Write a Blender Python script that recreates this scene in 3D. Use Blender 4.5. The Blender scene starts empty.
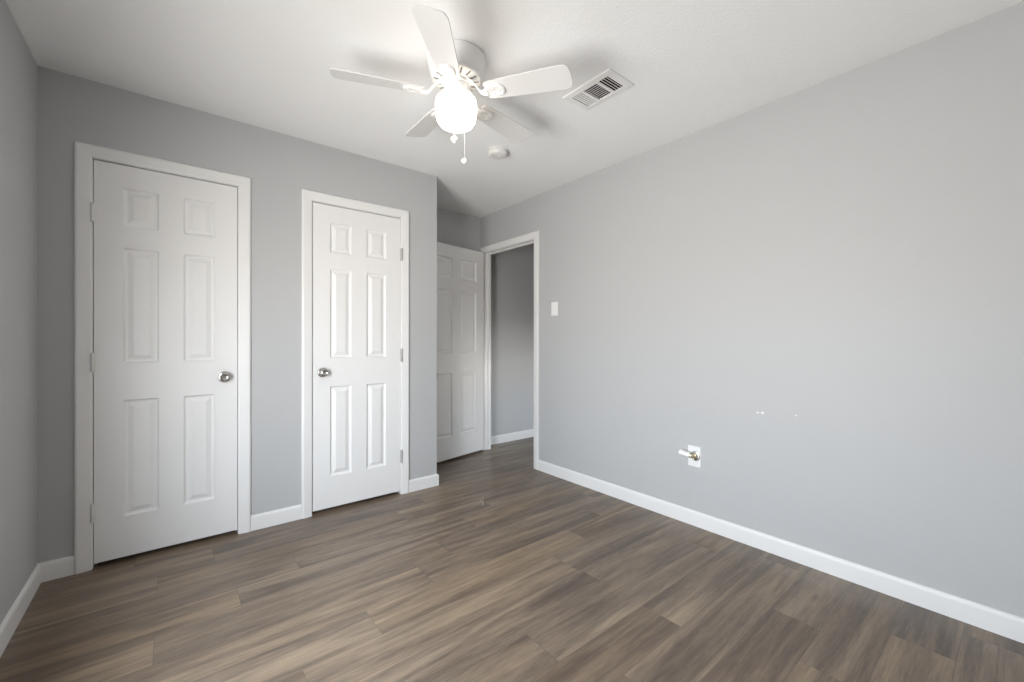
import bpy, bmesh, math, random
from mathutils import Vector, Matrix

random.seed(7)
S = bpy.context.scene
COL = S.collection

# ------------------------------------------------------------------ camera
R_ = Vector((0.77734, -0.62908, 0.00113))
D_ = Vector((-0.00013, -0.00195, -1.0))
F_ = Vector((0.62909, 0.77733, -0.00159))
cam = bpy.data.cameras.new('camera')
cam.sensor_width = 36.0
cam.lens = 418.565 / 1024 * 36.0
cam.clip_start = 0.02
co = bpy.data.objects.new('camera', cam)
COL.objects.link(co)
U_ = -D_
B_ = -F_
co.matrix_world = Matrix(((R_.x, U_.x, B_.x, -1.6186), (R_.y, U_.y, B_.y, -2.9451),
                          (R_.z, U_.z, B_.z, 1.1465), (0, 0, 0, 1)))
S.camera = co

# ------------------------------------------------------------------ world, exposure
W = bpy.data.worlds.new('daylight')
S.world = W
W.use_nodes = True
nt = W.node_tree
bg = nt.nodes['Background']
DAY = 29.5
tc = nt.nodes.new('ShaderNodeTexCoord')
sx = nt.nodes.new('ShaderNodeSeparateXYZ')
mr = nt.nodes.new('ShaderNodeMapRange')
mr.inputs['From Min'].default_value = -1.0
mr.inputs['From Max'].default_value = 1.0
# what lies outside by elevation: house-side ground, sunlit pale ground, hazy horizon, sky
ramp = nt.nodes.new('ShaderNodeValToRGB')
re_ = ramp.color_ramp.elements
re_[0].position, re_[0].color = 0.0, (0.30, 0.285, 0.26, 1)
re_[1].position, re_[1].color = 1.0, (0.45, 0.52, 0.60, 1)
for pos, c in ((0.10, (0.32, 0.31, 0.29, 1)), (0.30, (0.80, 0.785, 0.765, 1)), (0.485, (0.80, 0.785, 0.765, 1)),
               (0.54, (0.82, 0.885, 0.95, 1)), (0.75, (0.80, 0.87, 0.95, 1))):
    k = re_.new(pos)
    k.color = c
nt.links.new(tc.outputs['Generated'], sx.inputs[0])
nt.links.new(sx.outputs['Z'], mr.inputs['Value'])
nt.links.new(mr.outputs['Result'], ramp.inputs[0])
nt.links.new(ramp.outputs[0], bg.inputs['Color'])
bg.inputs['Strength'].default_value = DAY
S.view_settings.view_transform = 'Standard'
S.view_settings.look = 'None'
S.view_settings.exposure = 0.0
S.view_settings.gamma = 1.0
S.view_settings.use_curve_mapping = False
S.cycles.diffuse_bounces = 8
S.cycles.max_bounces = 12
S.cycles.caustics_reflective = False
S.cycles.caustics_refractive = False

# room measures (metres). x to the right along the closet wall, y into the room's depth, z up
LX, RX = -2.1163, 0.8988
AY, FY = 0.6908, -3.45
CH = 2.44
WT = 0.105                      # wall thickness
LT = 0.080                      # thin outer wall panel with the window
RT = 0.085                      # right wall
HX, HY = 3.3, 0.775             # hall: right end and far wall
HN = -1.2                       # hall: near end
D1 = (-1.9310, -1.3212)         # closet door openings in x
D2 = (-0.9135, -0.3030)
DH = 2.054                      # head of the openings
AD = (-0.1515, 0.630)           # alcove door opening in y
WIN = (-2.32, -1.22, 0.42, 1.66)  # window: y0 y1 z0 z1 in the left wall
HALL_FILL = (1.50, 2.70, 0.42, 0.79)    # unseen window added to brighten the hall and alcove door: x0 x1 z0 z1
FANP = (-0.607, -1.2855)

# ------------------------------------------------------------------ daylight portals: room window, and the added hall window
wl = bpy.data.lights.new('window_daylight', 'AREA')
wl.shape = 'RECTANGLE'
wl.size, wl.size_y = WIN[1] - WIN[0], WIN[3] - WIN[2]
wl.cycles.is_portal = True
wlo = bpy.data.objects.new('window_daylight', wl)
wlo.location = (LX - LT - 0.004, (WIN[0] + WIN[1]) / 2, (WIN[2] + WIN[3]) / 2)
wlo.rotation_euler = (math.radians(90), 0, math.radians(-90))
COL.objects.link(wlo)
hl = bpy.data.lights.new('hall_fill_portal', 'AREA')  # portal of the window added to brighten the hall
hl.shape = 'RECTANGLE'
hl.size, hl.size_y = HALL_FILL[1] - HALL_FILL[0], HALL_FILL[3] - HALL_FILL[2]
hl.cycles.is_portal = True
hlo = bpy.data.objects.new('hall_fill_portal', hl)
hlo.location = ((HALL_FILL[0] + HALL_FILL[1]) / 2, HN - LT - 0.004, (HALL_FILL[2] + HALL_FILL[3]) / 2)
hlo.rotation_euler = (math.radians(90), 0, 0)
COL.objects.link(hlo)


# ------------------------------------------------------------------ materials
def nodes_of(name):
    m = bpy.data.materials.new(name)
    m.use_nodes = True
    nt = m.node_tree
    return m, nt, nt.nodes['Principled BSDF']


def N(nt, kind, **kw):
    n = nt.nodes.new(kind)
    for k, v in kw.items():
        setattr(n, k, v)
    return n


def paint(name, col, rough=0.6, bump=0.0, scale=180.0, var=0.02, spec=0.5, detail=2.0):
    m, nt, b = nodes_of(name)
    b.inputs['Roughness'].default_value = rough
    b.inputs['Specular IOR Level'].default_value = spec
    tc = N(nt, 'ShaderNodeTexCoord')
    n1 = N(nt, 'ShaderNodeTexNoise')
    n1.inputs['Scale'].default_value = 3.0
    n1.inputs['Detail'].default_value = 3.0
    nt.links.new(tc.outputs['Object'], n1.inputs['Vector'])
    mx = N(nt, 'ShaderNodeMix', data_type='RGBA')
    mx.inputs['A'].default_value = tuple(c * (1 - var) for c in col) + (1,)
    mx.inputs['B'].default_value = tuple(min(1, c * (1 + var)) for c in col) + (1,)
    nt.links.new(n1.outputs['Fac'], mx.inputs['Factor'])
    nt.links.new(mx.outputs['Result'], b.inputs['Base Color'])
    if bump:
        n2 = N(nt, 'ShaderNodeTexNoise')
        n2.inputs['Scale'].default_value = scale
        n2.inputs['Detail'].default_value = detail
        nt.links.new(tc.outputs['Object'], n2.inputs['Vector'])
        bp = N(nt, 'ShaderNodeBump')
        bp.inputs['Strength'].default_value = bump
        bp.inputs['Distance'].default_value = 0.002
        nt.links.new(n2.outputs['Fac'], bp.inputs['Height'])
        nt.links.new(bp.outputs['Normal'], b.inputs['Normal'])
    return m


def metal(name, col, rough):
    m, nt, b = nodes_of(name)
    b.inputs['Metallic'].default_value = 1.0
    tc = N(nt, 'ShaderNodeTexCoord')
    n1 = N(nt, 'ShaderNodeTexNoise')
    n1.inputs['Scale'].default_value = 60.0
    nt.links.new(tc.outputs['Object'], n1.inputs['Vector'])
    mr = N(nt, 'ShaderNodeMapRange')
    mr.inputs['To Min'].default_value = rough * 0.8
    mr.inputs['To Max'].default_value = rough * 1.2
    nt.links.new(n1.outputs['Fac'], mr.inputs['Value'])
    nt.links.new(mr.outputs['Result'], b.inputs['Roughness'])
    b.inputs['Base Color'].default_value = col + (1,)
    return m


M_wall = paint('grey_wall_paint', (0.485, 0.488, 0.491), 0.55, 0.25, 160, 0.012, 0.4)
M_ceil = paint('ceiling_texture_paint', (0.885, 0.888, 0.888), 0.9, 1.0, 75, 0.012, 0.2, 5.0)
M_trim = paint('white_trim_paint', (0.80, 0.795, 0.785), 0.35, 0.05, 90, 0.01)
M_door = paint('white_door_paint', (0.81, 0.805, 0.795), 0.42, 0.06, 220, 0.012)
M_fan = paint('white_fan_enamel', (0.82, 0.82, 0.81), 0.35, 0.0, 90, 0.01)
M_blade = paint('white_fan_blade', (0.74, 0.732, 0.72), 0.45, 0.03, 60, 0.012)
M_plastic = paint('white_plastic', (0.83, 0.83, 0.82), 0.3, 0.0, 50, 0.01)
M_duct_shade = paint('duct_shade_black', (0.012, 0.012, 0.012), 0.9, 0.0, 50, 0.1, 0.1)
M_slot_shade = paint('slot_shade_grey', (0.22, 0.215, 0.21), 0.8, 0.0, 50, 0.1, 0.2)  # grey painted for the shade inside slots
M_closet = paint('closet_interior_paint', (0.35, 0.35, 0.36), 0.8, 0.0, 50, 0.02, 0.2)
M_vent = paint('white_vent_enamel', (0.81, 0.805, 0.795), 0.4, 0.0, 50, 0.01)
M_smoke = paint('ivory_plastic', (0.72, 0.71, 0.685), 0.4, 0.0, 50, 0.01)
M_nickel = metal('satin_nickel', (0.50, 0.485, 0.46), 0.24)
M_brass = metal('brass', (0.78, 0.70, 0.50), 0.38)
M_steel = metal('dull_steel', (0.50, 0.49, 0.47), 0.35)
M_chip = paint('white_spackle', (0.85, 0.85, 0.86), 0.8, 0.3, 300, 0.03, 0.2)
M_scratch = paint('pale_scratch', (0.45, 0.40, 0.35), 0.7, 0.0, 300, 0.05, 0.2)


def globe_mat():
    m, nt, b = nodes_of('lit_opal_glass')
    b.inputs['Base Color'].default_value = (0.9, 0.88, 0.84, 1)
    b.inputs['Roughness'].default_value = 0.25
    tc = N(nt, 'ShaderNodeTexCoord')
    n1 = N(nt, 'ShaderNodeTexNoise')
    n1.inputs['Scale'].default_value = 8.0
    nt.links.new(tc.outputs['Object'], n1.inputs['Vector'])
    mr = N(nt, 'ShaderNodeMapRange')
    mr.inputs['To Min'].default_value = GLOBE * 0.97
    mr.inputs['To Max'].default_value = GLOBE * 1.03
    nt.links.new(n1.outputs['Fac'], mr.inputs['Value'])
    b.inputs['Emission Color'].default_value = (1.0, 0.88, 0.74, 1)
    nt.links.new(mr.outputs['Result'], b.inputs['Emission Strength'])
    return m


GLOBE = 4.0
M_globe = globe_mat()


def glass_mat():
    m = bpy.data.materials.new('window_glass')
    m.use_nodes = True
    nt = m.node_tree
    nt.nodes.clear()
    out = N(nt, 'ShaderNodeOutputMaterial')
    mix = N(nt, 'ShaderNodeMixShader')
    tr = N(nt, 'ShaderNodeBsdfTransparent')
    gl = N(nt, 'ShaderNodeBsdfGlossy')
    gl.inputs['Roughness'].default_value = 0.02
    # thin-glass Fresnel, the same from both sides of each face
    geo = N(nt, 'ShaderNodeNewGeometry')
    ior = N(nt, 'ShaderNodeMapRange')
    ior.inputs['To Min'].default_value = 1.36
    ior.inputs['To Max'].default_value = 1 / 1.36
    fr = N(nt, 'ShaderNodeFresnel')
    nt.links.new(geo.outputs['Backfacing'], ior.inputs['Value'])
    nt.links.new(ior.outputs['Result'], fr.inputs['IOR'])
    nt.links.new(fr.outputs[0], mix.inputs[0])
    nt.links.new(tr.outputs[0], mix.inputs[1])
    nt.links.new(gl.outputs[0], mix.inputs[2])
    nt.links.new(mix.outputs[0], out.inputs['Surface'])
    return m


M_glass = glass_mat()


def floor_mat():
    """Grey-brown oak vinyl planks; UV 'plank' = metres along / across each plank, colour attribute 'tone' = per-plank random."""
    m, nt, b = nodes_of('oak_vinyl_planks')
    L = nt.links.new
    uv = N(nt, 'ShaderNodeUVMap', uv_map='plank')
    at = N(nt, 'ShaderNodeAttribute', attribute_name='tone')
    sepc = N(nt, 'ShaderNodeSeparateColor')
    L(at.outputs['Color'], sepc.inputs[0])
    sep = N(nt, 'ShaderNodeSeparateXYZ')
    L(uv.outputs['UV'], sep.inputs[0])

    def math_(op, a, c=None, clamp=False):
        n = N(nt, 'ShaderNodeMath', operation=op, use_clamp=clamp)
        for i, v in enumerate((a, c)):
            if v is None:
                continue
            if isinstance(v, (int, float)):
                n.inputs[i].default_value = v
            else:
                L(v, n.inputs[i])
        return n.outputs[0]

    seed = math_('MULTIPLY', sepc.outputs[1], 37.0)

    def streak(sx, sy, detail, rough=0.55, dist=0.0):
        cx = N(nt, 'ShaderNodeCombineXYZ')
        L(math_('MULTIPLY', sep.outputs[0], sx), cx.inputs[0])
        L(math_('MULTIPLY', sep.outputs[1], sy), cx.inputs[1])
        L(seed, cx.inputs[2])
        n = N(nt, 'ShaderNodeTexNoise')
        n.inputs['Scale'].default_value = 1.0
        n.inputs['Detail'].default_value = detail
        n.inputs['Roughness'].default_value = rough
        n.inputs['Distortion'].default_value = dist
        L(cx.outputs[0], n.inputs['Vector'])
        return n.outputs['Fac']

    broad = streak(1.0, 11.0, 3.5, 0.5, 0.8)          # wide light / dark bands along the plank
    mid = streak(2.4, 50.0, 4.0, 0.6, 0.9)
    fine = streak(14.0, 260.0, 3.0, 0.7, 0.4)          # grain lines
    cloud = streak(5.0, 24.0, 4.0, 0.65, 1.4)
    v = math_('ADD', math_('MULTIPLY', broad, 0.57), math_('MULTIPLY', mid, 0.27))
    v = math_('ADD', v, math_('MULTIPLY', fine, 0.20))
    v = math_('ADD', v, math_('SUBTRACT', math_('MULTIPLY', cloud, 0.14), 0.08))
    v = math_('ADD', v, math_('MULTIPLY', math_('SUBTRACT', sepc.outputs[0], 0.5), 0.03))
    cr = N(nt, 'ShaderNodeValToRGB')
    e = cr.color_ramp.elements
    e[0].position, e[0].color = 0.34, (0.080, 0.059, 0.046, 1)
    e[1].position, e[1].color = 0.76, (0.36, 0.280, 0.192, 1)
    k = e.new(0.45)
    k.color = (0.130, 0.098, 0.074, 1)
    k = e.new(0.56)
    k.color = (0.212, 0.162, 0.117, 1)
    L(v, cr.inputs[0])
    # some planks greyer, some browner
    hs = N(nt, 'ShaderNodeHueSaturation')
    L(math_('ADD', math_('MULTIPLY', sepc.outputs[2], 0.18), 1.02), hs.inputs['Saturation'])
    L(cr.outputs[0], hs.inputs['Color'])
    # knots: a few dark flecks stretched along the grain
    vo = N(nt, 'ShaderNodeTexVoronoi')
    cxx = N(nt, 'ShaderNodeCombineXYZ')
    L(math_('MULTIPLY', sep.outputs[0], 2.6), cxx.inputs[0])
    L(math_('MULTIPLY', sep.outputs[1], 9.0), cxx.inputs[1])
    L(seed, cxx.inputs[2])
    L(cxx.outputs[0], vo.inputs['Vector'])
    vo.inputs['Scale'].default_value = 1.0
    kn = math_('SUBTRACT', 1.0, math_('DIVIDE', math_('ADD', vo.outputs['Distance'], math_('MULTIPLY', mid, 0.12)), 0.20), clamp=True)
    mk = N(nt, 'ShaderNodeMix', data_type='RGBA')
    L(math_('MULTIPLY', kn, 0.75), mk.inputs['Factor'])
    L(hs.outputs[0], mk.inputs['A'])
    mk.inputs['B'].default_value = (0.045, 0.036, 0.030, 1)
    # seams: the thin bevel around each plank, from its local edge distance (stored in uv 'edge')
    uve = N(nt, 'ShaderNodeUVMap', uv_map='edge')
    sepe = N(nt, 'ShaderNodeSeparateXYZ')
    L(uve.outputs['UV'], sepe.inputs[0])

    def edge(o, half):
        return math_('SUBTRACT', half, math_('ABSOLUTE', math_('SUBTRACT', o, half)))
    dx = edge(sepe.outputs[0], 0.61)
    dy = edge(sepe.outputs[1], 0.089)
    dmin = math_('MINIMUM', dx, dy)
    seam = math_('SUBTRACT', 1.0, math_('DIVIDE', dmin, 0.0016), clamp=True)
    ms = N(nt, 'ShaderNodeMix', data_type='RGBA')
    L(math_('MULTIPLY', seam, 0.60), ms.inputs['Factor'])
    L(mk.outputs['Result'], ms.inputs['A'])
    ms.inputs['B'].default_value = (0.05, 0.04, 0.034, 1)
    L(ms.outputs['Result'], b.inputs['Base Color'])
    b.inputs['Specular IOR Level'].default_value = 0.45
    rr = math_('ADD', 0.25, math_('MULTIPLY', mid, 0.16))
    L(rr, b.inputs['Roughness'])
    bp = N(nt, 'ShaderNodeBump')
    bp.inputs['Strength'].default_value = 0.18
    bp.inputs['Distance'].default_value = 0.001
    L(math_('SUBTRACT', math_('ADD', math_('MULTIPLY', fine, 0.6), mid), math_('MULTIPLY', seam, 2.0)), bp.inputs['Height'])
    L(bp.outputs['Normal'], b.inputs['Normal'])
    return m


M_floor = floor_mat()


# ------------------------------------------------------------------ mesh helpers
def obj(name, bm, mats, parent=None, smooth=None, bevel=0.0, loc=None):
    me = bpy.data.meshes.new(name)
    bmesh.ops.recalc_face_normals(bm, faces=bm.faces[:])
    if smooth is not None:
        for f in bm.faces:
            f.smooth = True
        for e in bm.edges:
            if len(e.link_faces) == 2 and e.calc_face_angle(0) > smooth:
                e.smooth = False
    bm.to_mesh(me)
    bm.free()
    for m in (mats if isinstance(mats, (list, tuple)) else [mats]):
        me.materials.append(m)
    o = bpy.data.objects.new(name, me)
    COL.objects.link(o)
    if parent:
        o.parent = parent
    if loc:
        o.location = loc
    if bevel:
        md = o.modifiers.new('bevel', 'BEVEL')
        md.width = bevel
        md.segments = 2
        md.limit_method = 'ANGLE'
    return o


def empty(name, loc=(0, 0, 0), rz=0.0):
    o = bpy.data.objects.new(name, None)
    o.location = loc
    o.rotation_euler = (0, 0, rz)
    o.empty_display_size = 0.1
    COL.objects.link(o)
    return o


def tag(o, label=None, cat=None, group=None, kind=None):
    if label:
        o['label'] = label
    if cat:
        o['category'] = cat
    if group:
        o['group'] = group
    if kind:
        o['kind'] = kind
    return o


def box(bm, x0, x1, y0, y1, z0, z1, mi=0, M=None):
    vs = [bm.verts.new(Vector((x, y, z)) if M is None else M @ Vector((x, y, z)))
          for z in (z0, z1) for y in (y0, y1) for x in (x0, x1)]
    for q in ((0, 2, 3, 1), (4, 5, 7, 6), (0, 1, 5, 4), (2, 6, 7, 3), (0, 4, 6, 2), (1, 3, 7, 5)):
        f = bm.faces.new([vs[i] for i in q])
        f.material_index = mi
    return vs


def lathe(bm, prof, seg=48, M=None, mi=0):
    """prof: (r, z) from one end to the other, around local z."""
    rings = []
    for r, z in prof:
        if r < 1e-6:
            p = Vector((0, 0, z))
            rings.append([bm.verts.new(M @ p if M else p)])
        else:
            ring = []
            for i in range(seg):
                a = 2 * math.pi * i / seg
                p = Vector((r * math.cos(a), r * math.sin(a), z))
                ring.append(bm.verts.new(M @ p if M else p))
            rings.append(ring)
    for a, b in zip(rings, rings[1:]):
        for i in range(seg):
            j = (i + 1) % seg
            if len(a) == 1 and len(b) == 1:
                continue
            if len(a) == 1:
                f = bm.faces.new((a[0], b[i], b[j]))
            elif len(b) == 1:
                f = bm.faces.new((a[i], a[j], b[0]))
            else:
                f = bm.faces.new((a[i], a[j], b[j], b[i]))
            f.material_index = mi


def tube(bm, pts, rad, seg=10, caps=True, mi=0):
    pts = [Vector(p) for p in pts]
    rads = rad if isinstance(rad, (list, tuple)) else [rad] * len(pts)
    rings = []
    up = None
    for i, p in enumerate(pts):
        t = (pts[min(i + 1, len(pts) - 1)] - pts[max(i - 1, 0)]).normalized()
        if up is None:
            up = Vector((0, 0, 1)) if abs(t.z) < 0.9 else Vector((1, 0, 0))
        a = t.cross(up).normalized()
        c = a.cross(t).normalized()
        up = c
        rings.append([bm.verts.new(p + rads[i] * (math.cos(2 * math.pi * k / seg) * a + math.sin(2 * math.pi * k / seg) * c)) for k in range(seg)])
    for a, b in zip(rings, rings[1:]):
        for k in range(seg):
            j = (k + 1) % seg
            bm.faces.new((a[k], a[j], b[j], b[k])).material_index = mi
    if caps:
        bm.faces.new(rings[0]).material_index = mi
        bm.faces.new(rings[-1][::-1]).material_index = mi


def sphere(bm, c, r, sz=1.0, seg=20, mi=0):
    prof = [(r * math.sin(math.pi * i / 12), -r * sz * math.cos(math.pi * i / 12)) for i in range(13)]
    prof[0] = (0, prof[0][1])
    prof[-1] = (0, prof[-1][1])
    lathe(bm, prof, seg, Matrix.Translation(Vector(c)), mi)


def prism(bm, outline, z0, z1, M=None, mi=0):
    """closed 2-D outline extruded along local z."""
    a = [bm.verts.new((M or Matrix()) @ Vector((x, y, z0))) for x, y in outline]
    b = [bm.verts.new((M or Matrix()) @ Vector((x, y, z1))) for x, y in outline]
    n = len(a)
    bm.faces.new(a[::-1]).material_index = mi
    bm.faces.new(b).material_index = mi
    for i in range(n):
        j = (i + 1) % n
        bm.faces.new((a[i], a[j], b[j], b[i])).material_index = mi


def sweep(bm, path, prof, mi=0, closed_ends=True):
    """path: list of (origin, across, out) frames; prof: (w, t). vert = origin + w*across + t*out."""
    rings = [[bm.verts.new(Vector(o) + w * Vector(a) + t * Vector(n)) for w, t in prof] for o, a, n in path]
    k = len(prof)
    for a, b in zip(rings, rings[1:]):
        for i in range(k):
            j = (i + 1) % k
            bm.faces.new((a[i], a[j], b[j], b[i])).material_index = mi
    if closed_ends:
        bm.faces.new(rings[0]).material_index = mi
        bm.faces.new(rings[-1][::-1]).material_index = mi


def structure(o, label, cat):
    return tag(o, label, cat, kind='structure')


# ------------------------------------------------------------------ floor: one mesh of planks running along x
def build_floor():
    bm = bmesh.new()
    uv = bm.loops.layers.uv.new('plank')
    ue = bm.loops.layers.uv.new('edge')
    tone = bm.loops.layers.color.new('tone')
    PW, PL = 0.178, 1.22
    y0 = -1.36
    known = {-1: -0.05, 0: -0.985, 1: -0.66, 2: -0.455, 3: -0.17, 4: 0.095}
    x_lo, x_hi, ylo, yhi = LX, HX, FY, HY + 0.02
    r = random.Random(23)
    k = math.floor((ylo - y0) / PW) - 1
    while y0 + k * PW < yhi:
        a, b = max(ylo, y0 + k * PW), min(yhi, y0 + (k + 1) * PW)
        off = known.get(k, r.uniform(-1.2, 0))
        n = math.floor((x_lo - off) / PL)
        while off + n * PL < x_hi:
            c, d = max(x_lo, off + n * PL), min(x_hi, off + (n + 1) * PL)
            su, sv = r.uniform(0, 50), r.uniform(0, 50)
            t = (r.random(), r.random(), r.random(), 1)
            if d - c > 1e-4 and b - a > 1e-4:
                vs = [bm.verts.new((x, y, 0)) for x, y in ((c, a), (d, a), (d, b), (c, b))]
                f = bm.faces.new(vs)
                for lp in f.loops:
                    x, y = lp.vert.co.x, lp.vert.co.y
                    lp[uv].uv = (x - off - n * PL + su, y - y0 - k * PW + sv)
                    lp[ue].uv = (x - off - n * PL, y - y0 - k * PW)
                    lp[tone] = t
            n += 1
        k += 1
    # slab under the planks
    box(bm, x_lo, x_hi, ylo, yhi, -0.08, -0.004)
    # the small pale V-shaped scratch by the doorway
    def stroke(p, q, w):
        p, q = Vector(p), Vector(q)
        t = (q - p).normalized()
        s = Vector((-t.y, t.x)) * w / 2
        vs = [bm.verts.new((v.x, v.y, 0.0006)) for v in (p + s, p - s, q - s * 0.3, q + s * 0.3)]
        bm.faces.new(vs).material_index = 1
    stroke((0.055, -0.555), (0.145, -0.43), 0.006)
    stroke((0.07, -0.50), (0.135, -0.435), 0.004)
    stroke((0.145, -0.43), (0.27, -0.372), 0.003)
    o = obj('floor', bm, [M_floor, M_scratch])
    # every plank face must look up
    return o


structure(build_floor(), 'grey brown oak plank floor running through the room and hall', 'floor')

bm = bmesh.new()
box(bm, LX - WT, HX, FY - WT, HY + WT, CH, CH + 0.08)
structure(obj('ceiling', bm, M_ceil), 'off white textured ceiling with the fan and vent', 'ceiling')


# ------------------------------------------------------------------ walls
def wall_x(name, x0, x1, y0, y1, holes, mats=M_wall, z1=CH):
    """wall along x from x0 to x1, thickness y0..y1, holes = (xa, xb, za, zb)."""
    bm = bmesh.new()
    xs = x0
    for xa, xb, za, zb in sorted(holes):
        box(bm, xs, xa, y0, y1, 0, z1)
        if za > 0:
            box(bm, xa, xb, y0, y1, 0, za)
        box(bm, xa, xb, y0, y1, zb, z1)
        xs = xb
    box(bm, xs, x1, y0, y1, 0, z1)
    return bm


def wall_y(y0, y1, x0, x1, holes, z1=CH):
    bm = bmesh.new()
    ys = y0
    for ya, yb, za, zb in sorted(holes):
        box(bm, x0, x1, ys, ya, 0, z1)
        if za > 0:
            box(bm, x0, x1, ya, yb, 0, za)
        box(bm, x0, x1, ya, yb, zb, z1)
        ys = yb
    box(bm, x0, x1, ys, y1, 0, z1)
    return bm


JT = 0.018   # jamb board thickness
bm = wall_x('c', LX, 0.0, 0.0, WT, [(D1[0] - JT, D1[1] + JT, 0, DH + JT), (D2[0] - JT, D2[1] + JT, 0, DH + JT)])
structure(obj('wall_closet', bm, M_wall), 'grey wall with the two closed white closet doors', 'wall')
bm = wall_y(WT, AY, -WT, 0.0, [])
structure(obj('wall_alcove', bm, M_wall), 'grey side wall of the closets, turning into the alcove', 'wall')
bm = wall_x('b', LX, RX, AY, AY + WT, [])
structure(obj('wall_back', bm, M_wall), 'dim grey wall behind the open door in the alcove', 'wall')
bm = wall_y(FY, AY + WT, RX, RX + RT, [(AD[0] - JT, AD[1] + JT, 0, DH + JT)])


def smear(bm, cy, cz, w, h, seed):
    r = random.Random(seed)
    n = 14
    pts = []
    for i in range(n):
        a = 2 * math.pi * i / n
        k = r.uniform(0.55, 1.1)
        pts.append((RX - 0.0006, cy + w / 2 * k * math.cos(a), cz + h / 2 * k * math.sin(a)))
    bm.faces.new([bm.verts.new(p) for p in pts]).material_index = 1


smear(bm, -2.000, 0.748, 0.020, 0.009, 1)
smear(bm, -2.024, 0.749, 0.018, 0.014, 2)
smear(bm, -2.183, 0.757, 0.010, 0.008, 3)
structure(obj('wall_right', bm, [M_wall, M_chip]), 'long bare grey wall with a light switch, plate and small white scuffs', 'wall')
bm = wall_y(FY - WT, AY + WT, LX - LT, LX, [(WIN[0], WIN[1], WIN[2], WIN[3])])
structure(obj('wall_left', bm, M_wall), 'grey wall at the left edge beside the left closet door', 'wall')
bm = wall_x('f', LX, RX + RT, FY - WT, FY, [])
structure(obj('wall_front', bm, M_wall), 'grey wall behind the camera', 'wall')
bm = wall_x('h', RX + RT, HX, HY, HY + WT, [])
structure(obj('wall_hall', bm, M_wall), 'grey hall wall seen through the open doorway', 'wall')
bm = wall_y(HN, HY, HX, HX + WT, [])
structure(obj('wall_hall_end', bm, M_wall), 'grey wall closing the hall on the right', 'wall')
bm = wall_x('n', RX + RT, HX, HN - LT, HN, [HALL_FILL])
structure(obj('wall_hall_near', bm, M_wall), 'grey wall closing the near end of the hall', 'wall')


# ------------------------------------------------------------------ window in the left wall (out of the picture, lights the room)
def build_window(name, label, WIN, loc, rz=0.0, LT=LT):
    y0, y1, z0, z1 = WIN
    w = empty(name, loc, rz)
    structure(w, label, 'window')
    h = (y1 - y0) / 2
    H = z1 - z0
    fr = bmesh.new()
    g = 0.001
    fw = 0.022
    for a, b, c, d in ((-h + g, h - g, 0.001, fw), (-h + g, h - g, H - fw, H - 0.001), (-h + g, -h + fw, fw, H - fw), (h - fw, h - g, fw, H - fw)):
        box(fr, -0.008, 0.008, a, b, c, d)
    obj('window_frame', fr, M_trim, w)
    for nm, xx, za, zb in (('sash', 0.004, fw, H / 2 + 0.012), ('sash', -0.004, H / 2 - 0.012, H - fw)):
        s = bmesh.new()
        t = 0.0035
        a0, a1 = -h + fw + 0.0005, h - fw - 0.0005
        k = 0.024
        box(s, xx - t, xx + t, a0, a1, za, za + k)
        box(s, xx - t, xx + t, a0, a1, zb - k, zb)
        box(s, xx - t, xx + t, a0, a0 + k, za + k, zb - k)
        box(s, xx - t, xx + t, a1 - k, a1, za + k, zb - k)
        so = obj(nm, s, M_trim, w)
        p = bmesh.new()
        box(p, xx - 0.001, xx + 0.001, a0 + k, a1 - k, za + k, zb - k)
        obj('pane', p, M_glass, so)
    sl = bmesh.new()
    box(sl, LT / 2 + 0.0005, LT / 2 + 0.04, -h - 0.05, h + 0.05, -0.025, 0.0)
    obj('window_sill', sl, M_trim, w, bevel=0.004)
    return w


build_window('window_1', 'white sash window in the left wall near the camera', WIN, (LX - LT / 2, (WIN[0] + WIN[1]) / 2, WIN[2]))
build_window('hall_fill_window', 'wide low sash window, unseen, added to brighten the hall', HALL_FILL, ((HALL_FILL[0] + HALL_FILL[1]) / 2, HN - LT / 2, HALL_FILL[2]), math.radians(90))
# ------------------------------------------------------------------ trim: casings, jambs, baseboards
CAS = [(0, 0), (0, 0.009), (0.005, 0.0115), (0.012, 0.0125), (0.042, 0.0165), (0.052, 0.017), (0.0575, 0.0145), (0.0608, 0.010), (0.0608, 0)]


def casing_path(a, b, head, reveal, fn, out):
    """three-sided mitred frame; fn(s, z) gives the 3-D point on the wall face, out is the wall's outward normal."""
    a -= reveal
    b += reveal
    head += reveal
    d = fn(1, 0) - fn(0, 0)
    z = Vector((0, 0, 1))
    return [(fn(a, 0), -d, out), (fn(a, head), -d + z, out), (fn(b, head), d + z, out), (fn(b, 0), d, out)]


def trim(name, a, b, fn, out, label, parent_name=None, thick=WT, stop=0.055):
    bm = bmesh.new()
    out = Vector(out)
    sweep(bm, casing_path(a, b, DH, 0.003, fn, out), CAS)
    o = obj(name, bm, M_trim)
    structure(o, label, 'door frame')
    # jamb boards lining the opening with a stop bead
    d = fn(1, 0) - fn(0, 0)
    j = bmesh.new()
    M = Matrix(((d.x, -out.x, 0, fn(0, 0).x), (d.y, -out.y, 0, fn(0, 0).y), (0, 0, 1, 0), (0, 0, 0, 1)))
    e = 0.0005
    box(j, a - JT + e, a, e, thick, 0, DH, 0, M)
    box(j, b, b + JT - e, e, thick, 0, DH, 0, M)
    box(j, a - JT + e, b + JT - e, e, thick, DH, DH + JT - e, 0, M)
    if stop:
        box(j, a, a + 0.010, stop, stop + 0.03, 0, DH - 0.010, 0, M)
        box(j, b - 0.010, b, stop, stop + 0.03, 0, DH - 0.010, 0, M)
        box(j, a, b, stop, stop + 0.03, DH - 0.010, DH, 0, M)
    obj('door_jamb', j, M_trim, o)
    return o


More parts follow.
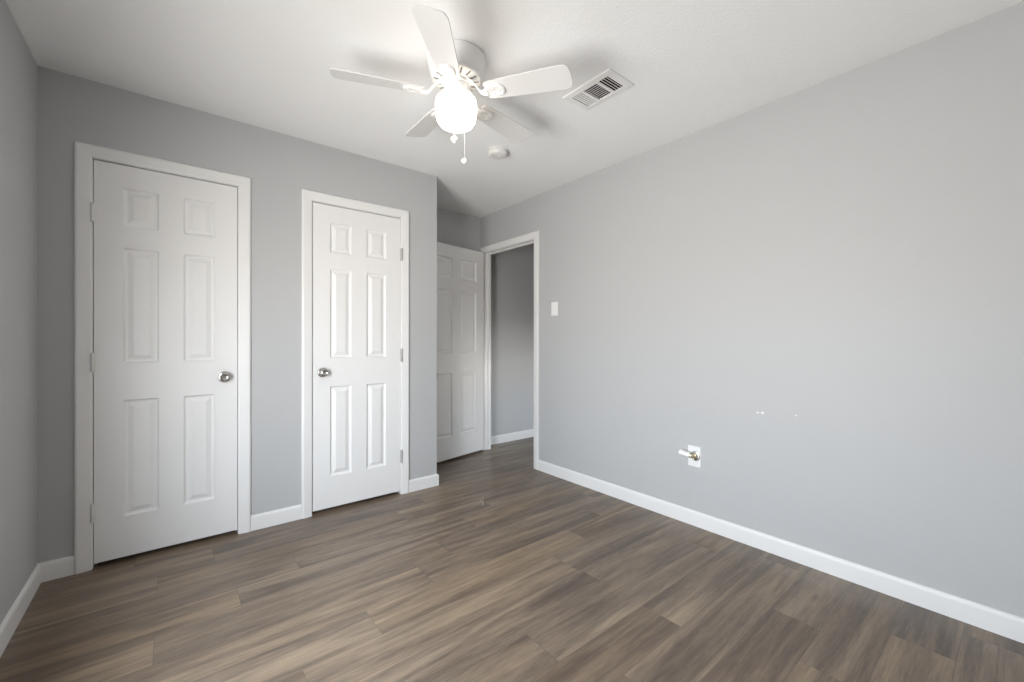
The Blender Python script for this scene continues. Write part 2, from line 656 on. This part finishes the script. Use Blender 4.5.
fnC = lambda s, z: Vector((s, 0, z))
trim('trim_1', D1[0], D1[1], fnC, (0, -1, 0), 'white casing around the left closet door')
trim('trim_2', D2[0], D2[1], fnC, (0, -1, 0), 'white casing around the right closet door')
fnR = lambda s, z: Vector((RX, s, z))
t3 = trim('trim_3', AD[0], AD[1], fnR, (-1, 0, 0), 'white casing around the open doorway to the hall', thick=RT, stop=0.05)
fnH = lambda s, z: Vector((RX + RT, s, z))
bm = bmesh.new()
sweep(bm, casing_path(AD[0], AD[1], DH, 0.003, fnH, Vector((1, 0, 0))), CAS)
structure(obj('trim_4', bm, M_trim), 'white casing on the hall side of the doorway', 'door frame')

BB = [(0, 0), (0, 0.013), (0.074, 0.013), (0.082, 0.0115), (0.088, 0.008), (0.0905, 0.0035), (0.0905, 0)]
Z = Vector((0, 0, 1))


def baseboard(name, pts, label, prof=BB):
    """pts: list of (floor point, out direction) at the wall face; mitred at inner points."""
    bm = bmesh.new()
    sweep(bm, [(Vector(p), Z, Vector(n)) for p, n in pts], prof)
    return structure(obj(name, bm, M_trim), label, 'baseboard')


cw = 0.0608 + 0.003 + 0.0004
baseboard('baseboard_left', [((LX, FY, 0), (1, 1, 0)), ((LX, 0, 0), (1, -1, 0)), ((D1[0] - cw, 0, 0), (0, -1, 0))],
          'white baseboard along the left wall, turning to the left closet door')
baseboard('baseboard_closet', [((D1[1] + cw, 0, 0), (0, -1, 0)), ((D2[0] - cw, 0, 0), (0, -1, 0))],
          'short white baseboard between the two closet doors')
baseboard('baseboard_corner', [((D2[1] + cw, 0, 0), (0, -1, 0)), ((0, 0, 0), (1, -1, 0)), ((0, AY, 0), (1, -1, 0)), ((RX - 0.02, AY, 0), (0, -1, 0))],
          'white baseboard wrapping the outer corner right of the right closet door')
baseboard('baseboard_right', [((RX, AD[0] - cw, 0), (-1, 0, 0)), ((RX, FY, 0), (-1, 1, 0)), ((LX, FY, 0), (1, 1, 0))],
          'long white baseboard along the bare right wall')
baseboard('baseboard_hall', [((RX + RT, HY, 0), (0, -1, 0)), ((HX, HY, 0), (-1, -1, 0)), ((HX, HN, 0), (-1, 0, 0))],
          'white baseboard of the hall seen through the doorway')


# ------------------------------------------------------------------ six-panel doors
def rings_face(bm, x0, x1, z0, z1, steps, y_of):
    """nested rectangles: steps = (inset, depth); joined ring to ring, last one capped."""
    rings = []
    for ins, dep in steps:
        rings.append([bm.verts.new((x, y_of(dep), z)) for x, z in ((x0 + ins, z0 + ins), (x1 - ins, z0 + ins), (x1 - ins, z1 - ins), (x0 + ins, z1 - ins))])
    for a, b in zip(rings, rings[1:]):
        for i in range(4):
            j = (i + 1) % 4
            bm.faces.new((a[i], a[j], b[j], b[i]))
    bm.faces.new(rings[-1])
    return rings[0]


PANEL = [(0.0, 0.0), (0.003, 0.0050), (0.007, 0.0100), (0.011, 0.0125), (0.017, 0.0125), (0.038, 0.0030), (0.0395, 0.0020)]


def build_door(name, w, label, hinge_side, z0=0.024, h=2.024, knob=True, loc=(0, 0, 0), rz=0.0, knob_out=1, hinge_mat=None, hinge_y=-0.018, stile=0.108, mull=0.104):
    """leaf in local x 0..w, face at y = 0 looking to -y, thickness to +y. hinge_side 'L' or 'R'."""
    T = 0.035
    pw = (w - 2 * stile - mull) / 2
    xs = [0, stile, stile + pw, stile + pw + mull, w - stile, w]
    zs = [z0, 0.233, 0.836, 1.026, 1.623, 1.734, 1.933, z0 + h]
    bm = bmesh.new()
    for y in (0.0, T):
        V = {}
        for i, x in enumerate(xs):
            for k, z in enumerate(zs):
                V[i, k] = bm.verts.new((x, y, z))
        for i in range(5):
            for k in range(7):
                if i in (1, 3) and k in (1, 3, 5):
                    continue
                bm.faces.new((V[i, k], V[i + 1, k], V[i + 1, k + 1], V[i, k + 1]))
    for a, b in (((0, z0), (w, z0)), ((w, z0), (w, z0 + h)), ((w, z0 + h), (0, z0 + h)), ((0, z0 + h), (0, z0))):
        bm.faces.new([bm.verts.new(p) for p in ((a[0], 0, a[1]), (b[0], 0, b[1]), (b[0], T, b[1]), (a[0], T, a[1]))])
    bmesh.ops.remove_doubles(bm, verts=bm.verts[:], dist=1e-5)
    leaf = obj(name, bm, M_door, loc=loc)
    leaf.rotation_euler = (0, 0, rz)
    structure(leaf, label, 'door')
    for i in (1, 3):
        for k in (1, 3, 5):
            p = bmesh.new()
            fa = rings_face(p, xs[i], xs[i + 1], zs[k], zs[k + 1], PANEL, lambda d: d)
            ba = rings_face(p, xs[i], xs[i + 1], zs[k], zs[k + 1], PANEL, lambda d: T - d)
            for q in range(4):
                j = (q + 1) % 4
                p.faces.new((fa[q], fa[j], ba[j], ba[q]))
            obj('raised_panel', p, M_door, leaf)
    # hinges: knuckle barrel at the gap, with ball tips and a leaf plate
    hx = 0.0 if hinge_side == 'L' else w
    sx = -1 if hinge_side == 'L' else 1
    for hz in (0.285, 1.035, 1.782):
        g = bmesh.new()
        prof = [(0, -0.050), (0.0036, -0.0495), (0.005, -0.047), (0.0076, -0.0445)]
        for q in range(5):
            a, b = -0.0445 + q * 0.0178, -0.0445 + (q + 1) * 0.0178
            prof += [(0.0076, a + 0.0007), (0.0076, b - 0.0007), (0.0064, b)]
        prof += [(0.0042, 0.047), (0.003, 0.0495), (0, 0.050)]
        lathe(g, prof, 14, Matrix.Translation(Vector((hx + sx * 0.0025, hinge_y, hz))))
        box(g, min(hx, hx + sx * 0.0013), max(hx, hx + sx * 0.0013), min(0.005, hinge_y + 0.0035), max(0.03, hinge_y - 0.0035), hz - 0.0445, hz + 0.0445)
        obj('hinge', g, hinge_mat or M_hinge, leaf, smooth=math.radians(40))
    if knob:
        kx = w - 0.062 if hinge_side == 'L' else 0.062
        kz = 0.932
        for side in ((1,) if knob_out == 1 else (1, -1)):
            K = Matrix.Translation(Vector((kx, 0 if side == 1 else T, kz))) @ Matrix.Rotation(math.radians(90 if side == 1 else -90), 4, 'X')
            r = bmesh.new()
            lathe(r, [(0, 0), (0.0325, 0), (0.0325, 0.003), (0.030, 0.007), (0.022, 0.010), (0.0135, 0.0115), (0.0, 0.0115)], 40, K)
            ro = obj('knob_rosette', r, M_nickel, leaf, smooth=math.radians(35))
            kb = bmesh.new()
            lathe(kb, [(0, 0.0112), (0.0125, 0.0112), (0.0115, 0.016), (0.012, 0.019), (0.017, 0.022), (0.0232, 0.027), (0.0258, 0.033), (0.0254, 0.039), (0.0222, 0.0445),
                       (0.0165, 0.0475), (0.0150, 0.0465), (0.0090, 0.0440), (0.0, 0.0435)], 40, K)
            obj('knob', kb, M_nickel, ro, smooth=math.radians(35))
        ex = w if hinge_side == 'L' else 0.0
        l = bmesh.new()
        s2 = 1 if hinge_side == 'L' else -1
        box(l, min(ex, ex + s2 * 0.0026), max(ex, ex + s2 * 0.0026), -0.0012, 0.026, kz - 0.029, kz + 0.029)
        obj('latch_plate', l, M_steel, leaf)
    return leaf


M_hinge = paint('painted_hinge', (0.74, 0.73, 0.71), 0.4, 0.0, 60, 0.02)
M_hinge_grey = paint('grey_hinge', (0.46, 0.45, 0.43), 0.45, 0.0, 60, 0.04)  # darker grey for the right closet door's hinges
GAP = 0.003
d1 = build_door('door_1', D1[1] - D1[0] - 2 * GAP, 'left closet door, closed, white six-panel with its knob at the right', 'L', loc=(D1[0] + GAP, 0.001, 0))
d2 = build_door('door_2', D2[1] - D2[0] - 2 * GAP, 'right closet door, closed, white six-panel with its knob at the left', 'R', hinge_mat=M_hinge_grey, loc=(D2[0] + GAP, 0.001, 0))
# alcove door: swung open, hinged at the far jamb, its hall face towards the camera
ang = math.radians(11.5)
w3 = 0.765
T3 = 0.035
dirx = Vector((math.cos(ang), math.sin(ang), 0))
hp = Vector((0.873, 0.598, 0))           # front face at the hinge edge
org = hp - dirx * w3
d3 = build_door('door_3', w3, 'white six-panel door standing open in the alcove beside the doorway', 'R', loc=tuple(org), rz=ang, knob_out=2, hinge_y=T3 + 0.018, z0=0.022, h=2.028)

# ------------------------------------------------------------------ ceiling fan
FX, FYY = FANP
fan = empty('ceiling_fan', (FX, FYY, CH))
tag(fan, 'white five-blade ceiling fan with a lit round glass shade', 'ceiling fan')


def zz(z):
    return z - CH


hb = bmesh.new()
lathe(hb, [(0, 0), (0.130, 0), (0.130, -0.006), (0.1365, -0.008), (0.1365, -0.012), (0.134, -0.016), (0.128, -0.045), (0.119, -0.080), (0.114, -0.086), (0.1, -0.086), (0.0, -0.086)], 64)
obj('motor_housing', hb, M_fan, fan, smooth=math.radians(30))

# vented ring under the housing: a shallow dish, shade of its radial slots as grey bars
vr = bmesh.new()
lathe(vr, [(0.0, -0.0865), (0.1135, -0.0865), (0.1145, -0.092), (0.110, -0.098), (0.094, -0.1035), (0.066, -0.106), (0.0, -0.106)], 64)
vro = obj('vented_ring', vr, M_fan, fan, smooth=math.radians(30))
for q in range(15):
    a = 2 * math.pi * (q + 0.5) / 15
    s = bmesh.new()
    M = Matrix.Rotation(a, 4, 'Z') @ Matrix.Translation(Vector((0.087, 0, -0.1037))) @ Matrix.Rotation(math.radians(-13), 4, 'Y')
    box(s, -0.015, 0.015, -0.0035, 0.0035, -0.0022, 0.0012, 0, M)
    obj('vent_slot_shade', s, M_slot_shade, vro)

hub = bmesh.new()
lathe(hub, [(0, -0.1062), (0.058, -0.1062), (0.0585, -0.110), (0.0585, -0.121), (0.052, -0.125), (0.055, -0.127), (0.0565, -0.131), (0.0565, -0.162), (0.054, -0.167), (0.047, -0.170), (0, -0.170)], 48)
hubo = obj('switch_housing', hub, M_fan, fan, smooth=math.radians(30))
for q in range(3):
    a = math.radians(-150 + 120 * q)
    s = bmesh.new()
    lathe(s, [(0, 0), (0.0035, 0), (0.0035, 0.002), (0, 0.0028)], 12, Matrix.Rotation(a, 4, 'Z') @ Matrix.Translation(Vector((0.0562, 0, -0.143))) @ Matrix.Rotation(math.radians(90), 4, 'Y'))
    obj('screw', s, M_steel, hubo)

gl = bmesh.new()
lathe(gl, [(0, -0.1705), (0.050, -0.1705), (0.054, -0.174), (0.070, -0.178), (0.083, -0.184), (0.0915, -0.193), (0.0945, -0.205), (0.0952, -0.222), (0.0940, -0.246), (0.0915, -0.268),
           (0.0865, -0.288), (0.075, -0.304), (0.056, -0.315), (0.030, -0.321), (0, -0.323)], 56)
obj('glass_shade', gl, M_globe, fan, smooth=math.radians(60))

# blades: rotor plane leans very slightly, blades pitched
TA, TB = -0.004, 0.055
Rt, PH, PITCH = 0.533, 0.22, -0.224
ZB = 2.271
tilt = Matrix(((1, 0, 0, 0), (0, 1, 0, 0), (TA, TB, 1, 0), (0, 0, 0, 1)))


def blade_outline():
    r0, r1 = 0.150, Rt
    pts = []
    # half widths along the radius
    hw = [(0.150, 0.038), (0.156, 0.045), (0.175, 0.0495), (0.25, 0.0545), (0.36, 0.0595), (0.46, 0.0635), (0.500, 0.0645)]
    side = [(x, h) for x, h in hw]
    c = 0.033
    for i in range(1, 8):
        t = math.pi / 2 * i / 7
        side.append((r1 - c + c * math.sin(t), 0.0640 - 0.020 + 0.020 * math.cos(t)))
    side.append((r1 + 0.004, 0.022))
    return side + [(x, -h) for x, h in reversed(side)]


OUT = blade_outline()
blade_src = None
for q in range(5):
    a = PH + q * 2 * math.pi / 5
    M = Matrix.Translation(Vector((0, 0, zz(ZB)))) @ tilt @ Matrix.Rotation(a, 4, 'Z')
    Mp = M @ Matrix.Rotation(PITCH, 4, 'X')
    b = bmesh.new()
    prism(b, OUT, -0.003, 0.003, Mp)
    bo = obj('blade', b, M_blade, fan, bevel=0.0015)
    # iron: S-shaped arm from the flywheel to a domed plate under the blade root
    ir = bmesh.new()
    P = []
    for r, z, wd in ((0.062, zz(2.326), 0.020), (0.085, zz(2.318), 0.016), (0.105, zz(2.292), 0.013), (0.122, zz(2.267), 0.013), (0.140, zz(2.258), 0.017), (0.160, zz(2.259), 0.024)):
        P.append((r, z - zz(ZB), wd))
    rings = []
    for i, (r, z, wd) in enumerate(P):
        k = min(1.0, max(0.0, (r - 0.1) / 0.05))
        Mx = M @ Matrix.Rotation(PITCH * k, 4, 'X')
        rings.append([ir.verts.new(Mx @ Vector((r, s * wd, z + t))) for s, t in ((-1, 0.0035), (-0.6, -0.0035), (0.6, -0.0035), (1, 0.0035))])
    for r1_, r2_ in zip(rings, rings[1:]):
        for k in range(4):
            j = (k + 1) % 4
            ir.faces.new((r1_[k], r1_[j], r2_[j], r2_[k]))
    ir.faces.new(rings[0])
    ir.faces.new(rings[-1][::-1])
    # domed end plate (stadium with a rounded outer end)
    ol = []
    for i in range(13):
        t = -math.pi / 2 + math.pi * i / 12
        ol.append((0.212 + 0.028 * math.cos(t), 0.034 * math.sin(t)))
    ol += [(0.18, 0.030), (0.158, 0.022), (0.150, 0.0), (0.158, -0.022), (0.18, -0.030)]
    cx_, cy_ = 0.198, 0
    lev = [(1.0, -0.0031), (1.0, -0.009), (0.86, -0.0125), (0.70, -0.0125), (0.62, -0.0105)]
    rr = []
    for sc, z in lev:
        rr.append([ir.verts.new(Mp @ Vector((cx_ + (x - cx_) * sc, y * sc, z))) for x, y in ol])
    n = len(ol)
    for r1_, r2_ in zip(rr, rr[1:]):
        for k in range(n):
            j = (k + 1) % n
            ir.faces.new((r1_[k], r1_[j], r2_[j], r2_[k]))
    ir.faces.new(rr[-1])
    ir.faces.new(rr[0][::-1])
    io = obj('blade_arm', ir, M_fan, fan, smooth=math.radians(35))
    for sx_, sy_ in ((0.190, 0.012), (0.190, -0.012), (0.218, 0.0)):
        s = bmesh.new()
        lathe(s, [(0, -0.0100), (0.0042, -0.0100), (0.0042, -0.0122), (0.0028, -0.0134), (0, -0.0138)], 12, Mp @ Matrix.Translation(Vector((sx_, sy_, -0.0))))
        box(s, sx_ - 0.0035, sx_ + 0.0035, sy_ - 0.0007, sy_ + 0.0007, -0.0142, -0.0130, 1, Mp)  # bar coloured as the shade in the screw slot
        obj('screw', s, [M_fan, M_slot_shade], io)

# two pull chains, draped over the shoulder of the shade on its far side
fwd = Vector((0.629, 0.777, 0))
rgt = Vector((0.777, -0.629, 0))
for nm, lat, zend, kn in (('pull_chain', 0.0265, 2.026, 'ball'), ('pull_chain', -0.0235, 2.139, 'bell')):
    c = bmesh.new()
    dpt = math.sqrt(0.108 ** 2 - lat ** 2)
    base = fwd * math.sqrt(0.0565 ** 2 - lat ** 2) + rgt * lat
    mid = fwd * (dpt - 0.014) + rgt * lat
    edge = fwd * dpt + rgt * lat
    pts = [Vector((base.x, base.y, -0.150)), Vector((mid.x, mid.y, -0.158)), Vector((edge.x, edge.y, -0.185)), Vector((edge.x, edge.y, zz(zend)))]
    tube(c, pts, 0.0011, 8)
    co_ = obj(nm, c, M_fan, fan, smooth=math.radians(50))
    kb = bmesh.new()
    if kn == 'ball':
        sphere(kb, (edge.x, edge.y, zz(zend) - 0.010), 0.0165, 0.80)
    else:
        lathe(kb, [(0, 0.012), (0.004, 0.012), (0.008, 0.006), (0.016, 0.0), (0.0185, -0.008), (0.016, -0.015), (0.009, -0.019), (0.007, -0.026), (0, -0.028)], 20,
              Matrix.Translation(Vector((edge.x, edge.y, zz(zend) - 0.010))))
    obj('pull_knob', kb, M_fan, co_, smooth=math.radians(50))

# ------------------------------------------------------------------ ceiling vent: three-way register
vx, vy = 0.0894, -1.5357
vw, vl = 0.100, 0.1550
vent = empty('ceiling_vent', (vx, vy, CH))
tag(vent, 'white rectangular louvred air vent in the ceiling right of the fan', 'air vent')
ow, olg = 0.0665, 0.1165      # half opening
f = bmesh.new()
outer = [(-vw, -vl), (vw, -vl), (vw, vl), (-vw, vl)]
inner = [(-ow, -olg), (ow, -olg), (ow, olg), (-ow, olg)]
lv = []
for pts_, z in ((outer, -0.0005), (outer, -0.003), ([(x * 0.965, y * 0.975) for x, y in outer], -0.0075), ([(x * 1.06, y * 1.04) for x, y in inner], -0.010), (inner, -0.0095), (inner, -0.0005)):
    lv.append([f.verts.new((x, y, z)) for x, y in pts_])
lv.append(lv[0])
for a, b in zip(lv, lv[1:]):
    for i in range(4):
        j = (i + 1) % 4
        f.faces.new((a[i], a[j], b[j], b[i]))
# two cross bars
for yb in (-0.0505, 0.043):
    box(f, -ow + 0.0002, ow - 0.0002, yb - 0.0055, yb + 0.0055, -0.0095, -0.0015)
obj('vent_frame', f, M_vent, vent)
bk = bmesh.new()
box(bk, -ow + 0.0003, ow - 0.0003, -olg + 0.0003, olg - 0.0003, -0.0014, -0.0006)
obj('duct_shade_sheet', bk, M_duct_shade, vent)  # near-black sheet paints the shade inside the duct


def louvre(p0, along, half, lean, tiltdir, gw=0.0055):
    s = bmesh.new()
    # thin blade leaning about its length
    al = Vector(along)
    ac = Vector((al.y, -al.x, 0))
    up = Vector((0, 0, 1))
    c, sn = math.cos(lean), math.sin(lean)
    u = ac * c * tiltdir + up * sn
    nrm = al.cross(u).normalized()
    vs = []
    for e in (-half, half):
        for g in (-gw, gw):
            for h in (-0.0006, 0.0006):
                vs.append(s.verts.new(Vector(p0) + al * e + u * g + nrm * h))
    for q in ((0, 1, 3, 2), (4, 6, 7, 5), (0, 4, 5, 1), (2, 3, 7, 6), (0, 2, 6, 4), (1, 5, 7, 3)):
        s.faces.new([vs[i] for i in q])
    obj('louvre', s, M_vent, vent)


zc = -0.0062
for i in range(4):
    louvre((0, -olg + 0.0120 + i * 0.0150, zc), (1, 0, 0), ow - 0.001, math.radians(28), -1, 0.0040)
for i in range(5):
    louvre((0, 0.0545 + i * 0.0132, zc), (1, 0, 0), ow - 0.001, math.radians(20), 1, 0.0040)
for i in range(9):
    louvre((-ow + 0.0075 + i * 0.01475, -0.0037, zc), (0, 1, 0), 0.0395, math.radians(25), 1, 0.0044)

# ------------------------------------------------------------------ smoke detector
sd = empty('smoke_detector', (0.103, -0.662, CH))
tag(sd, 'round white smoke detector on the ceiling beyond the fan', 'smoke detector')
b = bmesh.new()
lathe(b, [(0, -0.0005), (0.069, -0.0005), (0.070, -0.003), (0.070, -0.009), (0.0665, -0.011), (0, -0.011)], 48)
obj('base_plate', b, M_smoke, sd, smooth=math.radians(30))
b = bmesh.new()
lathe(b, [(0, -0.0112), (0.0655, -0.0112), (0.0660, -0.016), (0.0640, -0.028), (0.0585, -0.036), (0.049, -0.040), (0.044, -0.0385), (0.040, -0.0385), (0.036, -0.041), (0, -0.0415)], 48)
obj('cover', b, M_smoke, sd, smooth=math.radians(30))
b = bmesh.new()
lathe(b, [(0, -0.0416), (0.015, -0.0416), (0.0148, -0.0445), (0.012, -0.0455), (0, -0.0458)], 28, Matrix.Translation(Vector((0.010, -0.006, 0))))
obj('test_button', b, M_smoke, sd, smooth=math.radians(30))

# ------------------------------------------------------------------ light switch on the right wall
sw = empty('light_switch', (RX, -0.4115, 1.414))
tag(sw, 'white light switch on the right wall beside the doorway', 'light switch')


def plate(bm, w, h, t):
    """wall plate on a wall facing -x, with rounded bevelled edge."""
    lv = []
    for ins, x in ((0, -0.0003), (0, -0.0022), (0.0022, -t), ):
        lv.append([bm.verts.new((x, y, z)) for y, z in ((-w / 2 + ins, -h / 2 + ins), (w / 2 - ins, -h / 2 + ins), (w / 2 - ins, h / 2 - ins), (-w / 2 + ins, h / 2 - ins))])
    for a, c in zip(lv, lv[1:]):
        for i in range(4):
            j = (i + 1) % 4
            bm.faces.new((a[i], a[j], c[j], c[i]))
    bm.faces.new(lv[-1])
    bm.faces.new(lv[0][::-1])


b = bmesh.new()
plate(b, 0.076, 0.117, 0.0058)
obj('wall_plate', b, M_plastic, sw)
b = bmesh.new()
box(b, -0.0072, -0.0059, -0.0165, 0.0165, -0.0335, 0.0335)
fr = obj('rocker_frame', b, M_plastic, sw, bevel=0.0006)
b = bmesh.new()
vs = [b.verts.new(p) for p in ((-0.0073, -0.0145, -0.031), (-0.0073, 0.0145, -0.031), (-0.0073, 0.0145, 0.031), (-0.0073, -0.0145, 0.031),
                               (-0.0085, -0.0145, -0.031), (-0.0085, 0.0145, -0.031), (-0.0120, 0.0145, 0.031), (-0.0120, -0.0145, 0.031))]
for q in ((0, 1, 2, 3), (4, 5, 6, 7), (0, 1, 5, 4), (1, 2, 6, 5), (2, 3, 7, 6), (3, 0, 4, 7)):
    b.faces.new([vs[i] for i in q])
obj('rocker', b, M_plastic, sw)

# ------------------------------------------------------------------ low wall plate with a brass fitting and white tube
wp = empty('wall_outlet', (RX, -1.6395, 0.4275))
tag(wp, 'small white wall plate with a brass fitting and white stub low on the right wall', 'wall outlet')
b = bmesh.new()
plate(b, 0.083, 0.126, 0.006)
obj('wall_plate', b, M_plastic, wp)
NX = Matrix.Rotation(math.radians(-90), 4, 'Y')
b = bmesh.new()
lathe(b, [(0, 0.0062), (0.028, 0.0062), (0.029, 0.0085), (0.026, 0.0105), (0.017, 0.0112), (0, 0.0112)], 36, Matrix.Translation(Vector((0, -0.008, 0.006))) @ NX)
obj('flange', b, M_steel, wp, smooth=math.radians(30))
b = bmesh.new()
tube(b, [(-0.0113, -0.008, 0.006), (-0.024, -0.008, 0.007), (-0.031, -0.004, 0.008), (-0.035, 0.004, 0.009), (-0.036, 0.012, 0.010)], [0.0085, 0.0085, 0.0110, 0.0125, 0.0125], 16)
lathe(b, [(0, 0), (0.0130, 0), (0.0130, 0.007), (0, 0.008)], 6, Matrix.Translation(Vector((-0.0125, -0.008, 0.006))) @ NX)
tube(b, [(-0.026, -0.008, -0.004), (-0.027, -0.009, -0.019)], [0.0065, 0.0055], 12)
obj('brass_elbow', b, M_brass, wp, smooth=math.radians(40))
b = bmesh.new()
tube(b, [(-0.036, 0.0125, 0.010), (-0.038, 0.026, 0.0125), (-0.044, 0.072, 0.0205), (-0.0442, 0.0745, 0.021)], [0.0170, 0.0178, 0.0178, 0.0150], 20)
obj('tube_stub', b, M_plastic, wp, smooth=math.radians(40))
for z in (-0.048, 0.048):
    b = bmesh.new()
    lathe(b, [(0, 0.0061), (0.0032, 0.0061), (0.003, 0.0072), (0, 0.0076)], 12, Matrix.Translation(Vector((0, 0, z))) @ NX)
    obj('screw', b, M_plastic, wp)
